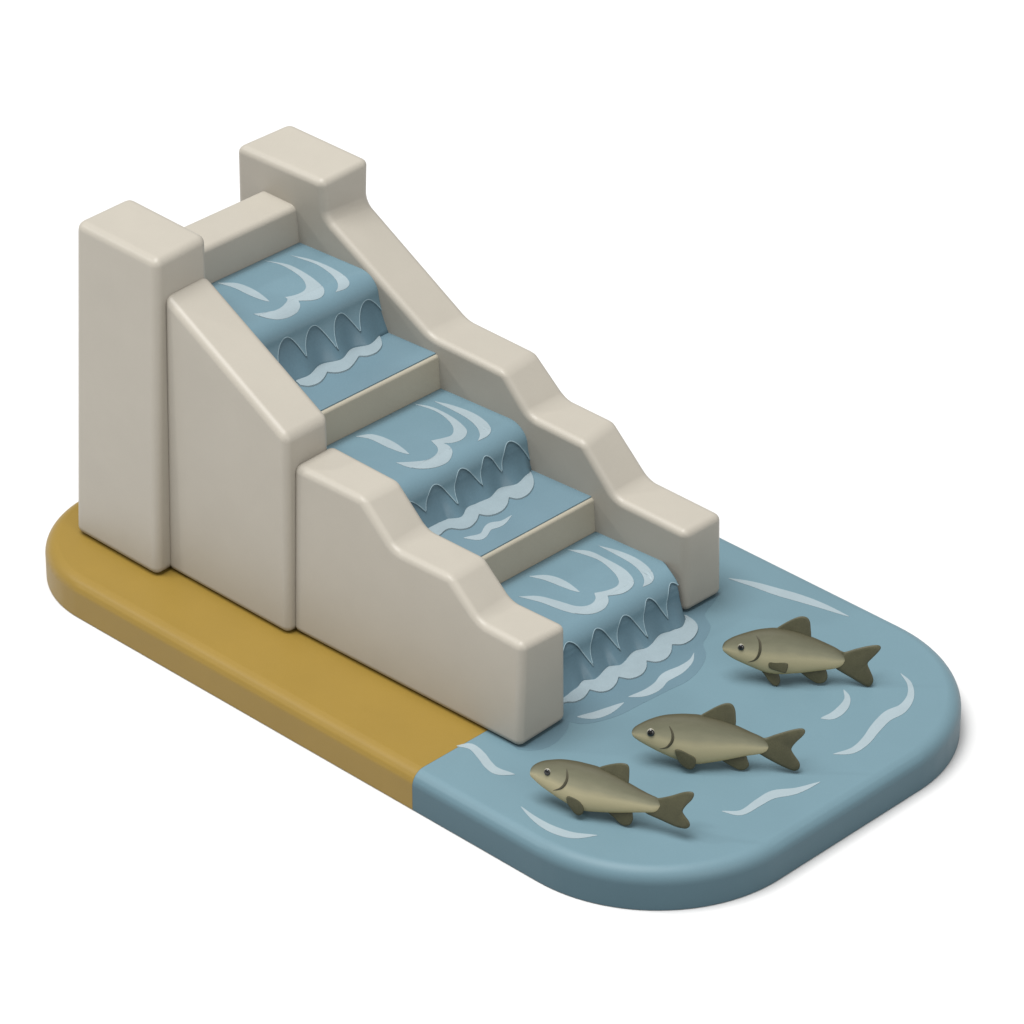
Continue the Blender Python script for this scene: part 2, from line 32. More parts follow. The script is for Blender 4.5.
"bot":[[-0.6804,0.2803],[-0.6704,0.2499],[-0.6381,0.2284],[-0.5497,0.1798],[-0.428,0.1299],[-0.3075,0.0896],[-0.222,0.0652],[-0.1388,0.0601],[-0.0415,0.075],[0.0713,0.0971],[0.1994,0.1264],[0.2948,0.1524],[0.3902,0.1767],[0.4855,0.1993],[0.5474,0.2281]],
"dors":[[-0.0684,0.4583],[-0.0548,0.483],[0.0224,0.5267],[0.1163,0.5649],[0.1805,0.576],[0.2116,0.561],[0.2235,0.5151],[0.2287,0.399],[0.204,0.3715],[0.0702,0.395]],
"tail":[[0.4383,0.3246],[0.5178,0.3414],[0.6258,0.3916],[0.7324,0.4511],[0.8028,0.4721],[0.8294,0.4529],[0.8162,0.4007],[0.7705,0.3354],[0.7452,0.2752],[0.7745,0.2338],[0.8148,0.1951],[0.8252,0.1619],[0.8027,0.1332],[0.7632,0.1231],[0.69,0.124],[0.5567,0.1488],[0.4145,0.178],[0.4512,0.2135]],
"pec":[[-0.3157,0.1336],[-0.3073,0.1621],[-0.2667,0.169],[-0.2072,0.1545],[-0.1704,0.1211],[-0.1497,0.0688],[-0.16,0.0283],[-0.1905,0.0057],[-0.2297,0.0155],[-0.2705,0.0545],[-0.3048,0.0952]],
"anal":[[0.07,0.1083],[0.0923,0.086],[0.1327,0.0635],[0.1863,0.0262],[0.2371,0.0129],[0.2841,0.0316],[0.3034,0.0775],[0.302,0.1182],[0.2774,0.1611],[0.1649,0.1406]],
"eye":[[-0.524,0.3244],[-0.4886,0.3333]],
"gill":[[-0.3611,0.3932],[-0.3429,0.3485],[-0.3376,0.3007],[-0.358,0.2462],[-0.3947,0.2041],[-0.4647,0.1618]],
"sa":0.393,"sb":0.3619,"loc":[8.6628,0.6281,0.3641],
"ax":[0.9375,0.348,0.0],
"n":[0.3377,-0.9096,0.2419],
"up":[-0.0842,0.2268,0.9703],
"minb":0.0057},{"top":[[-0.7638,0.3138],[-0.7545,0.3471],[-0.7145,0.3856],[-0.6135,0.4436],[-0.495,0.4861],[-0.3589,0.5059],[-0.2565,0.5094],[-0.1624,0.5052],[-0.0163,0.4765],[0.1389,0.4301],[0.2775,0.3719],[0.3641,0.3364],[0.4444,0.2897]],
"bot":[[-0.7638,0.3138],[-0.7562,0.2887],[-0.728,0.261],[-0.6582,0.2191],[-0.5189,0.1498],[-0.3714,0.0918],[-0.2763,0.0658],[-0.1903,0.0539],[-0.088,0.0703],[0.031,0.0948],[0.2344,0.1475],[0.3531,0.172],[0.4478,0.1989]],
"dors":[[-0.179,0.4898],[-0.1626,0.5088],[-0.1041,0.5481],[-0.029,0.5955],[0.0466,0.6284],[0.1013,0.624],[0.1301,0.582],[0.1409,0.5191],[0.1424,0.4266],[0.1058,0.3993],[-0.0494,0.4457]],
"tail":[[0.3303,0.3292],[0.4021,0.3239],[0.4996,0.3635],[0.6341,0.4123],[0.7186,0.4294],[0.75,0.4093],[0.738,0.3687],[0.6809,0.3057],[0.6375,0.2362],[0.6654,0.1775],[0.7107,0.1125],[0.7159,0.0672],[0.6914,0.0367],[0.6402,0.0376],[0.5099,0.0928],[0.3669,0.1691],[0.3353,0.1929]],
"pec":[[-0.3786,0.1553],[-0.3745,0.1884],[-0.3403,0.1902],[-0.2708,0.161],[-0.2061,0.1188],[-0.1975,0.0645],[-0.2098,0.0218],[-0.2485,0.0015],[-0.3007,0.0243],[-0.3486,0.0748]],
"anal":[[0.0218,0.1126],[0.0484,0.0866],[0.1182,0.0465],[0.1878,0.0154],[0.239,0.02],[0.2718,0.0583],[0.2615,0.107],[0.2305,0.1601],[0.1319,0.1458]],
"eye":[[-0.5979,0.3225],[-0.5568,0.3246]],
"gill":[[-0.4407,0.3889],[-0.4117,0.3359],[-0.4065,0.2815],[-0.4222,0.2351],[-0.4602,0.1912],[-0.5279,0.1639]],
"sa":0.0782,"sb":0.3179,"loc":[8.8828,1.9065,0.3641],
"ax":[0.7731,0.6343,0.0],
"n":[0.6155,-0.7501,0.2419],
"up":[-0.1535,0.187,0.9703],
"minb":0.0015},{"top":[[-0.7211,0.3435],[-0.7124,0.3739],[-0.6833,0.4083],[-0.5978,0.456],[-0.4415,0.5108],[-0.3318,0.5324],[-0.2295,0.5388],[-0.0791,0.5167],[0.0721,0.4678],[0.2399,0.3961],[0.3201,0.3551],[0.3881,0.302]],
"bot":[[-0.7211,0.3435],[-0.714,0.3136],[-0.688,0.2876],[-0.6236,0.2427],[-0.5116,0.1908],[-0.3517,0.1269],[-0.2721,0.1109],[-0.193,0.1066],[-0.0984,0.1145],[-0.0039,0.1241],[0.1847,0.1534],[0.3025,0.1738],[0.3911,0.2133]],
"dors":[[-0.2495,0.5216],[-0.2343,0.542],[-0.1757,0.5838],[-0.0983,0.6295],[-0.0283,0.6565],[0.027,0.6499],[0.0564,0.6141],[0.0663,0.5511],[0.0723,0.4612],[0.0415,0.4402],[-0.1258,0.4953]],
"tail":[[0.3285,0.3386],[0.3761,0.33],[0.4773,0.3649],[0.5865,0.3949],[0.668,0.4057],[0.7002,0.3867],[0.6858,0.3495],[0.6299,0.2842],[0.5877,0.2294],[0.6104,0.1664],[0.6415,0.0919],[0.6385,0.0415],[0.6081,0.0087],[0.5603,0.0206],[0.4395,0.0908],[0.2976,0.177],[0.3329,0.2082]],
"pec":[[-0.3094,0.197],[-0.2993,0.2291],[-0.2678,0.2334],[-0.1965,0.2255],[-0.1409,0.2138],[-0.1321,0.1856],[-0.1432,0.1333],[-0.1617,0.1193],[-0.2334,0.1372],[-0.2925,0.1589]],
"pelv":[[-0.3582,0.1334],[-0.3318,0.0956],[-0.2938,0.0414],[-0.2501,0.0057],[-0.2136,0.0018],[-0.1926,0.0411],[-0.1986,0.0829],[-0.2188,0.1243],[-0.2887,0.1355]],
"anal":[[-0.028,0.1385],[-0.0037,0.1174],[0.0611,0.0691],[0.1335,0.0276],[0.1888,0.0293],[0.2256,0.0624],[0.2303,0.1129],[0.2,0.1706],[0.0898,0.1589]],
"eye":[[-0.5554,0.3486],[-0.5207,0.3496]],
"gill":[[-0.4274,0.4561],[-0.3946,0.412],[-0.385,0.3537],[-0.3957,0.2865],[-0.4305,0.2318],[-0.4959,0.1963]],
"sa":0.0468,"sb":0.3167,"loc":[8.5195,3.4282,0.3641],
"ax":[0.7505,0.6609,0.0],
"n":[0.6413,-0.7282,0.2419],
"up":[-0.1599,0.1816,0.9703],
"minb":0.0087}]}

# ------------------------------------------------------------------ helpers
def link(name, me, mat=None, parent=None):
    o = bpy.data.objects.new(name, me)
    COL.objects.link(o)
    if mat: o.data.materials.append(mat)
    if parent: o.parent = parent
    return o

def tag(o, label=None, cat=None, group=None, kind=None):
    if label: o['label'] = label
    if cat: o['category'] = cat
    if group: o['group'] = group
    if kind: o['kind'] = kind
    return o

def thing(name, label, cat, loc=(0, 0, 0), group=None):
    o = bpy.data.objects.new(name, None)
    COL.objects.link(o)
    o.location = loc
    o.empty_display_size = .2
    return tag(o, label, cat, group)

def mesh(name, verts, faces, smooth=True):
    me = bpy.data.meshes.new(name)
    me.from_pydata([tuple(v) for v in verts], [], faces)
    bm = bmesh.new(); bm.from_mesh(me)
    bmesh.ops.recalc_face_normals(bm, faces=bm.faces)
    bm.to_mesh(me); bm.free()
    me.polygons.foreach_set('use_smooth', [smooth] * len(me.polygons))
    return me

def bevel(o, w, seg=4, ang=12):
    m = o.modifiers.new('bevel', 'BEVEL')
    m.width = w; m.segments = seg; m.limit_method = 'ANGLE'; m.angle_limit = math.radians(ang)
    m.use_clamp_overlap = True; m.miter_outer = 'MITER_ARC'
    n = o.modifiers.new('normals', 'WEIGHTED_NORMAL'); n.keep_sharp = False; n.weight = 80
    return o

def prism(name, front, back, mat, parent, w=.07, seg=4):
    n = len(front)
    v = list(front) + list(back)
    f = [list(range(n)), list(range(2 * n - 1, n - 1, -1))]
    f += [[i, (i + 1) % n, n + (i + 1) % n, n + i] for i in range(n)]
    o = link(name, mesh(name, v, f, w > 0), mat, parent)
    return bevel(o, w, seg) if w else o

def across(name, prof, yl, yr, mat, parent, w=.04, seg=3, ang=12):
    """solid whose (x, z) profile runs across the channel from yl(x,z) to yr(x,z)"""
    a = [(x, yl(x, z), z) for x, z in prof]; b = [(x, yr(x, z), z) for x, z in prof]
    return prism(name, a, b, mat, parent, w, seg)

def slab_poly(pts, z0, z1, name, mat, parent, top_in=.0):
    """flat shape z0..z1 from a plan outline (ear clipped caps)"""
    P = [pts[0]]
    for q in pts[1:]:
        if math.hypot(q[0] - P[-1][0], q[1] - P[-1][1]) > .004: P.append(q)
    if math.hypot(P[0][0] - P[-1][0], P[0][1] - P[-1][1]) < .004: P.pop()
    n = len(P)
    v = [(x, y, z0) for x, y in P] + [(x, y, z1) for x, y in P]
    f = [list(range(n))[::-1], list(range(n, 2 * n))] + [[i, (i + 1) % n, n + (i + 1) % n, n + i] for i in range(n)]
    me = bpy.data.meshes.new(name); me.from_pydata(v, [], f)
    bm = bmesh.new(); bm.from_mesh(me)
    bmesh.ops.recalc_face_normals(bm, faces=bm.faces)
    bmesh.ops.triangulate(bm, faces=[x for x in bm.faces if len(x.verts) > 4], ngon_method='EAR_CLIP')
    bm.to_mesh(me); bm.free()
    return link(name, me, mat, parent)

# ------------------------------------------------------------------ materials
def material(name, base, rough=.5, spec=.3, var=.04, scale=3., bump=.02, bscale=60., dark=None):
    m = bpy.data.materials.new(name); m.use_nodes = True
    nt = m.node_tree; nd = nt.nodes; b = nd['Principled BSDF']
    b.inputs['Roughness'].default_value = rough
    b.inputs['Specular IOR Level'].default_value = spec
    tc = nd.new('ShaderNodeTexCoord')
    n1 = nd.new('ShaderNodeTexNoise'); n1.inputs['Scale'].default_value = scale; n1.inputs['Detail'].default_value = 6
    nt.links.new(tc.outputs['Object'], n1.inputs['Vector'])
    r = nd.new('ShaderNodeValToRGB')
    r.color_ramp.elements[0].position = .3; r.color_ramp.elements[1].position = .7
    lo = [c * (1 - var) for c in base]; hi = [min(1, c * (1 + var)) for c in base]
    r.color_ramp.elements[0].color = (*lo, 1); r.color_ramp.elements[1].color = (*hi, 1)
    nt.links.new(n1.outputs['Fac'], r.inputs['Fac'])
    # fine grain over the broad mottling
    n2 = nd.new('ShaderNodeTexNoise'); n2.inputs['Scale'].default_value = bscale; n2.inputs['Detail'].default_value = 3
    nt.links.new(tc.outputs['Object'], n2.inputs['Vector'])
    mx = nd.new('ShaderNodeMix'); mx.data_type = 'RGBA'; mx.blend_type = 'MULTIPLY'
    mx.inputs[0].default_value = 1.0
    r2 = nd.new('ShaderNodeValToRGB')
    r2.color_ramp.elements[0].position = .35; r2.color_ramp.elements[1].position = .65
    r2.color_ramp.elements[0].color = (1 - var, 1 - var, 1 - var, 1); r2.color_ramp.elements[1].color = (1, 1, 1, 1)
    nt.links.new(n2.outputs['Fac'], r2.inputs['Fac'])
    nt.links.new(r.outputs['Color'], mx.inputs[6]); nt.links.new(r2.outputs['Color'], mx.inputs[7])
    nt.links.new(mx.outputs[2], b.inputs['Base Color'])
    if bump:
        bp = nd.new('ShaderNodeBump'); bp.inputs['Strength'].default_value = bump; bp.inputs['Distance'].default_value = .02
        nt.links.new(n2.outputs['Fac'], bp.inputs['Height'])
        nt.links.new(bp.outputs['Normal'], b.inputs['Normal'])
    return m

M = {}
M['concrete'] = material('pale_concrete', (0.342, 0.318, 0.272), .42, .35, .02, 2.2, .05, 90)
M['step'] = material('step_concrete', (0.335, 0.310, 0.246), .5, .3, .025, 2.2, .05, 90)
M['sand'] = material('sand_coloured_base', (0.222, 0.144, 0.026), .45, .3, .025, 2.0, .06, 80)
M['pool'] = material('pool_water', (0.122, 0.200, 0.238), .34, .35, .02, 1.6, .03, 60)
M['water'] = material('channel_water', (0.120, 0.197, 0.236), .32, .35, .03, 1.8, .03, 60)
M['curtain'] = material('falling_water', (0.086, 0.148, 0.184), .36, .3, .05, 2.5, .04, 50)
M['landing'] = material('landing_water', (0.116, 0.186, 0.224), .32, .35, .03, 1.8, .03, 60)
M['bead'] = material('drip_edge_water', (.23, .32, .36), .4, .3, .02, 1.8, 0, 60)
M['dark_patch'] = material('dark_patch_water', (0.100, 0.166, 0.202), .34, .35, .02, 1.6, .03, 60)
M['foam'] = material('foam_streak_white', (0.320, 0.390, 0.420), .4, .3, .03, 5., .03, 70)
M['crest'] = material('foam_crest_white', (0.290, 0.360, 0.390), .4, .3, .04, 7., .05, 70)
M['fin'] = material('fish_fin', (0.060, 0.058, 0.031), .5, .3, .10, 9., .10, 70)
M['eye'] = material('eye_white', (0.240, 0.230, 0.180), .25, .5, .0, 5, 0, 50)
M['pupil'] = material('eye_black', (.006, .006, .006), .12, .6, .0, 5, 0, 50)
M['gill'] = material('gill_edge', (0.055, 0.050, 0.030), .5, .3, .05, 9., .05, 70)
M['floor'] = material('white_floor', (0.588, 0.588, 0.588), .9, .0, .0, 2., 0, 50)

def see_through(m, a):
    m.node_tree.nodes['Principled BSDF'].inputs['Alpha'].default_value = a
see_through(M['foam'], .78); see_through(M['crest'], .78)

def fish_skin():
    m = material('fish_skin', (.30, .27, .17), .6, .15, .05, 8., .05, 90)
    nt = m.node_tree; nd = nt.nodes; b = nd['Principled BSDF']
    at = nd.new('ShaderNodeAttribute'); at.attribute_name = 'height_on_body'
    r = nd.new('ShaderNodeValToRGB'); cr = r.color_ramp
    cr.elements[0].position = .0; cr.elements[0].color = (.33, .27, .13, 1)
    cr.elements[1].position = 1.; cr.elements[1].color = (.058, .054, .032, 1)
    for p, c in ((.12, (.36, .32, .19)), (.42, (.33, .30, .19)), (.58, (.20, .193, .13)), (.76, (.122, .121, .081)), (.92, (.080, .078, .050))):
        e = cr.elements.new(p); e.color = (*c, 1)
    n = nd.new('ShaderNodeTexNoise'); n.inputs['Scale'].default_value = 9
    a = nd.new('ShaderNodeMath'); a.operation = 'MULTIPLY_ADD'
    a.inputs[1].default_value = .07; 
    s = nd.new('ShaderNodeMath'); s.operation = 'SUBTRACT'; s.inputs[1].default_value = .5
    nt.links.new(n.outputs['Fac'], s.inputs[0]); nt.links.new(s.outputs[0], a.inputs[0])
    nt.links.new(at.outputs['Fac'], a.inputs[2]); nt.links.new(a.outputs[0], r.inputs['Fac'])
    nt.links.new(r.outputs['Color'], b.inputs['Base Color'])
    return m
M['fish'] = fish_skin()

def dark_sided_water():
    # pool water: clear blue on top, colour multiplied darker down the sides
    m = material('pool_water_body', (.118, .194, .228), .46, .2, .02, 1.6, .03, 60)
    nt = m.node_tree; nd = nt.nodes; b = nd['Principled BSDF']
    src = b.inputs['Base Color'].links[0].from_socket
    at = nd.new('ShaderNodeAttribute'); at.attribute_name = 'below_top'
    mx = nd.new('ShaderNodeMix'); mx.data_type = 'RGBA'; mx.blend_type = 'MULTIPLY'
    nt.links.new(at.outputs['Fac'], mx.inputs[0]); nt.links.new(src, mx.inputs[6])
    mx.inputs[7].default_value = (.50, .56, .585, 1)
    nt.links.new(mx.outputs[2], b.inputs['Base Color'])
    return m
M['pool'] = dark_sided_water()

# ------------------------------------------------------------------ floor
fl = link('floor', mesh('floor', [(-90, -90, FZ), (90, -90, FZ), (90, 90, FZ), (-90, 90, FZ)], [[0, 1, 2, 3]]), M['floor'])
tag(fl, kind='structure')

# ------------------------------------------------------------------ rounded base slab: sand half and pool half
def round_poly(corners, inset, n=28):
    """corners: [(x, y, radius, inset?)] -> outline, each side moved in by `inset` where it is an outer side"""
    k = len(corners); out = []
    lines = []
    for i in range(k):
        x0, y0, r0, s0 = corners[i]; x1, y1 = corners[(i + 1) % k][:2]
        d = Vector((x1 - x0, y1 - y0)).normalized(); nrm = Vector((-d.y, d.x))
        off = inset if s0 else 0
        lines.append((Vector((x0, y0)) + nrm * off, d))
    for i in range(k):
        p0, d0 = lines[i - 1]; p1, d1 = lines[i]
        den = d0.x * d1.y - d0.y * d1.x
        w = p1 - p0; t = (w.x * d1.y - w.y * d1.x) / den
        c = p0 + d0 * t
        r = corners[i][2]
        if r <= 0: out.append((c.x, c.y)); continue
        r = max(r - inset, .02)
        ang = math.atan2(den, d0.dot(d1)); tl = r * math.tan(ang / 2)
        a = c - d0 * tl; ctr = a + Vector((-d0.y, d0.x)) * r
        a0 = math.atan2(a.y - ctr.y, a.x - ctr.x)
        for j in range(n + 1):
            th = a0 + ang * j / n
            out.append((ctr.x + r * math.cos(th), ctr.y + r * math.sin(th)))
    return out

def rounded_block(name, corners, mat, bt=.14, bb=.015, seg=10, label=None, cat=None):
    rings = []
    for i in range(seg // 2 + 1):
        a = math.pi / 2 * i / (seg // 2)
        rings.append((bb * (1 - math.sin(a)), FZ + .001 + bb * (1 - math.cos(a))))
    for i in range(seg + 1):
        a = math.pi / 2 * i / seg
        rings.append((bt * (1 - math.cos(a)), H - bt * (1 - math.sin(a))))
    v = []; f = []; n = None
    for ins, z in rings:
        P = round_poly(corners, ins); n = len(P)
        v += [(x, y, z) for x, y in P]
    for r in range(len(rings) - 1):
        for i in range(n):
            f.append([r * n + i, r * n + (i + 1) % n, (r + 1) * n + (i + 1) % n, (r + 1) * n + i])
    f.append(list(range(n))[::-1]); f.append(list(range((len(rings) - 1) * n, len(rings) * n)))
    o = link(name, mesh(name, v, f), mat)
    at = o.data.attributes.new('below_top', 'FLOAT', 'POINT')
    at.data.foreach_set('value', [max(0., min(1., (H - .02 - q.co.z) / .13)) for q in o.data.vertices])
    es = o.modifiers.new('split', 'EDGE_SPLIT'); es.split_angle = math.radians(60)
    wn = o.modifiers.new('normals', 'WEIGHTED_NORMAL'); wn.weight = 100; wn.thresh = .0
    return tag(o, label, cat)

W = 4.8745
# (x, y, corner radius, is the side after this corner an outer side?)
sand = [(7.0, 0, 0, False), (7.0, 2.3, 0, False), (5.5, 3.5, 0, False), (5.5, W, 0, True), (1.25, W, .9, True), (1.39, 0, 1.17, True)]
pool = [(7.002, 0, 0, True), (10, 0, 1.47, True), (10, W, 1.52, True), (5.502, W, 0, False), (5.502, 3.501, 0, False), (7.002, 2.301, 0, False)]
base = rounded_block('base_plate', sand, M['sand'], label='mustard sand coloured base plate with a rounded corner under the concrete fish ladder', cat='base')
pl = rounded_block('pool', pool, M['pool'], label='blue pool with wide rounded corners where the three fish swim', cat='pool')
FT = .004
for p in DATA['streaks']['pool']:
    slab_poly(p, H - .02, H + FT, 'foam_streak', M['foam'], pl)
for i, p in enumerate(DATA['dark_patch']):  # thin sheets of slightly darker blue around the wall ends
    slab_poly(p, H - .02, H + .0012 + .0006 * i, 'dark_patch', M['dark_patch'], pl)

# ------------------------------------------------------------------ the concrete fish ladder
lad = thing('fish_ladder', 'pale beige concrete stepped fish ladder with two square towers and a crossbar', 'fish ladder', (4.2, 2.2, H))
def off(o):                       # parts are modelled in world coordinates
    o.matrix_parent_inverse = Matrix.Translation(-Vector(o.parent.location)); return o

ZB = H + .004
Y_A1, Y_B1 = 1.405, 1.345
tower = prism('tower',
    [(1.858, .581, ZB), (3.030, .571, ZB), (3.000, .763, 3.635), (1.875, .773, 3.635)],
    [(1.880, 1.42, ZB), (2.975, 1.42, ZB), (2.957, 1.428, 3.645), (1.883, 1.443, 3.655)], M['concrete'], lad, .085, 5)
slope = prism('sloped_wall',
    [(2.97, .75, ZB), (4.620, .75, ZB), (4.600, .812, 2.425), (2.97, .850, 3.262)],
    [(2.93, 1.385, ZB), (4.62, 1.355, ZB), (4.605, 1.35, 2.445), (2.93, 1.412, 3.258)], M['concrete'], lad, .075, 5)
cf = [(4.585, 0.836, ZB), (7.425, 0.914, ZB), (7.413, 0.957, 1.434), (6.894, 0.945, 1.454), (6.526, 0.947, 1.758), (5.847, 0.928, 1.756), (5.442, 0.931, 2.108), (4.577, 0.907, 2.112)]
cb = [(4.575, 1.442, ZB), (7.395, 1.549, ZB), (7.435, 1.499, 1.426), (6.796, 1.487, 1.409), (6.472, 1.463, 1.730), (5.781, 1.448, 1.733), (5.432, 1.422, 2.099), (4.575, 1.401, 2.129)]
stepped = prism('stepped_wall', cf, cb, M['concrete'], lad, .075, 5)
rf = [(1.36, 3.205, ZB), (6.975, 3.566, ZB), (7.001, 3.508, 1.278), (6.175, 3.452, 1.323), (5.818, 3.397, 1.788), (5.165, 3.352, 1.829), (4.876, 3.308, 2.199), (3.974, 3.245, 2.256), (2.735, 3.107, 3.091), (2.719, 3.080, 3.475), (1.61, 3.010, 3.496)]
rb = [(1.42, 3.82, ZB), (6.980, 4.071, ZB), (7.011, 4.010, 1.281), (6.153, 3.972, 1.315), (5.727, 3.920, 1.788), (5.152, 3.894, 1.809), (4.785, 3.852, 2.174), (3.950, 3.813, 2.213), (2.714, 3.700, 3.055), (2.768, 3.669, 3.530), (1.718, 3.623, 3.566)]
side = prism('side_wall', rf, rb, M['concrete'], lad, .075, 5)

def R0(x, z): return 3.4076 + .0656 * (x - 5) - .067 * (z - 1)
YL = lambda x, z: 1.22
YR = lambda x, z: R0(x, z) + .14
Z1, L1, Z2, L2, Z3 = 2.69, 2.095, 1.71, 1.235, .85
XB0, XB1, XS1, XS2 = 1.90, 2.355, 4.068, 5.918
bar = across('crossbar', [(XB0, ZB), (XB1, ZB), (XB1, 3.09), (XB0, 3.115)], YL, YR, M['concrete'], lad, .06, 4)
s1 = across('step', [(XB1 + .002, ZB), (XS1, ZB), (XS1, L1 - .012), (XB1 + .002, L1 - .012)], YL, YR, M['step'], lad, .035, 4)
s2 = across('step', [(XS1 + .002, ZB), (XS2, ZB), (XS2, L2 - .012), (XS1 + .002, L2 - .012)], YL, YR, M['step'], lad, .035, 4)
for o in (tower, slope, stepped, side, bar, s1, s2): off(o)

# ------------------------------------------------------------------ cascades
def arches(tips, peaks):
    """lower edge of the hanging water: sharp drips at the tips, round arches between"""
    def z(y):
        if y <= tips[0][0]: return tips[0][1]
        for (a, za), (b, zb), pk in zip(tips, tips[1:], peaks):
            if a <= y <= b:
                t = (y - a) / (b - a)
                base = za + (zb - za) * t
                s = abs(math.sin(math.pi * t ** .84)) ** .86
                return base + (pk - base) * s
        return tips[-1][1]
    return z

def cascade(label, x0, zt, F, zf, xs, tips, peaks, key, right):
    t = thing('cascade', label, 'cascade', ((x0 + F) / 2, 2.3, zt), 'cascades of water in the ladder')
    R = .20; RS = R + .007
    yr = right
    base_z = zf - .04 if xs else H + .005
    ft = sorted([(p[1], p[0]) for p in DATA['foot'][key]])
    def xfoot(y):                  # the foot of the fall swells in and out
        if y <= ft[0][0]: return ft[0][1]
        for (ya, xa), (yb, xb) in zip(ft, ft[1:]):
            if ya <= y <= yb:
                u = (y - ya) / max(yb - ya, 1e-6); u = u * u * (3 - 2 * u)
                return xa + (xb - xa) * u
        return ft[-1][1]
    xm = sum(q[1] for q in ft) / len(ft)
    def face_x(y, z):
        s = max(0, min(1, (zt - R - z) / (zt - R - zf)))
        return F + (xm + (xfoot(y) - xm) * .65 + .012 - F) * s ** 1.6
    NY = 200; y_a = 1.25
    low = arches(tips, peaks)
    def loft(name, rows, mat, closed):
        n = len(rows[0]); v = [p for r in rows for p in r]; f = []
        for i in range(len(rows) - 1):
            for j in range(n if closed else n - 1):
                k = (j + 1) % n
                f.append([i * n + j, i * n + k, (i + 1) * n + k, (i + 1) * n + j])
        if closed: f += [list(range(n)), list(range((len(rows) - 1) * n, len(rows) * n))]
        return off(link(name, mesh(name, v, f), mat, t))
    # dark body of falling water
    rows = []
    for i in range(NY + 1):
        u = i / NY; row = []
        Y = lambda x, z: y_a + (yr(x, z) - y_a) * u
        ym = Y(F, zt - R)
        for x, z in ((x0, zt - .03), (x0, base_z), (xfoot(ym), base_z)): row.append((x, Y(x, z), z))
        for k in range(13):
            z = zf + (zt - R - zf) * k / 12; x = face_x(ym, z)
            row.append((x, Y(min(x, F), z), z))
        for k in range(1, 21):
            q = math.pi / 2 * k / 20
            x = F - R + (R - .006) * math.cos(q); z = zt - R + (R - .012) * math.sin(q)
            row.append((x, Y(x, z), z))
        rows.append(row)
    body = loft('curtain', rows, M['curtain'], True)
    # thin lighter sheet running over the lip and hanging down in drips
    rows = []; edge = []
    for i in range(NY + 1):
        u = i / NY; row = []
        Y = lambda x, z: y_a + (yr(x, z) - y_a) * u
        ym = Y(F, zt - R)
        for k in range(10):
            x = x0 + (F - R - x0) * k / 9; row.append((x, Y(x, zt), zt))
        # over the rounded lip and down to the drip edge, evenly along the way
        zc = zt - R; zl = low(ym)
        th = math.asin(min(1, (zl - zc) / R)) if zl > zc else 0.
        arc = (math.pi / 2 - th) * R; drop = max(0., zc - zl)
        for k in range(1, 27):
            d = (arc + drop) * k / 26
            if d <= arc + 1e-9:
                q = math.pi / 2 - d / R; x = F - R + RS * math.cos(q); z = zc + R * math.sin(q)
            else:
                z = zc - (d - arc); x = face_x(ym, z) + .007
            row.append((x, Y(min(x, F), z), z))
        edge.append(row[-1])
        rows.append(row)
    sh = loft('water_sheet', rows, M['water'], False)
    # pale bead of water along the drip edge
    vv = []; ff = []; K = 6
    for i, p in enumerate(edge):
        a, b = Vector(edge[max(i - 1, 0)]), Vector(edge[min(i + 1, len(edge) - 1)])
        tg = (b - a).normalized(); n1 = Vector((1, 0, 0)) - tg * tg.x; n1.normalize(); n2 = tg.cross(n1)
        for k in range(K):
            q = 2 * math.pi * k / K
            vv.append(Vector(p) + n1 * (.001 + .0065 * math.cos(q)) + n2 * .0065 * math.sin(q))
    for i in range(len(edge) - 1):
        for k in range(K): ff.append([i * K + k, i * K + (k + 1) % K, (i + 1) * K + (k + 1) % K, (i + 1) * K + k])
    bead = link('drip_edge', mesh('drip_edge', vv, ff), M['bead'], sh)
    so = sh.modifiers.new('thick', 'SOLIDIFY'); so.thickness = .010; so.offset = 0
    if xs:
        ld = across('landing', [(F + .01, zf - .025), (xs - .03, zf - .025), (xs - .03, zf), (F + .01, zf)], YL, YR, M['landing'], t, 0)
        off(ld)
    for p in DATA['streaks'][key]:
        on_top = min(q[0] for q in p) <= F
        zz = zt + .005 if on_top else zf
        o = off(slab_poly(p, zz - .01, zz + FT, 'foam_streak', M['foam'], t))
        if on_top and max(q[0] for q in p) > F - R:      # foam follows the water round the lip
            bm = bmesh.new(); bm.from_mesh(o.data)
            bmesh.ops.subdivide_edges(bm, edges=bm.edges[:], cuts=6, use_grid_fill=True)
            for q in bm.verts:
                dx = q.co.x - (F - R)
                if dx > 0: q.co.z -= R - math.sqrt(max(0, R * R - dx * dx)); q.co.x += .007 * dx / R; q.co.z += .004 * (1 - dx / R)
            bm.to_mesh(o.data); bm.free()
    off(slab_poly(DATA['crest'][key], zf - .01, zf + .016, 'foam_crest', M['crest'], t))
    return t

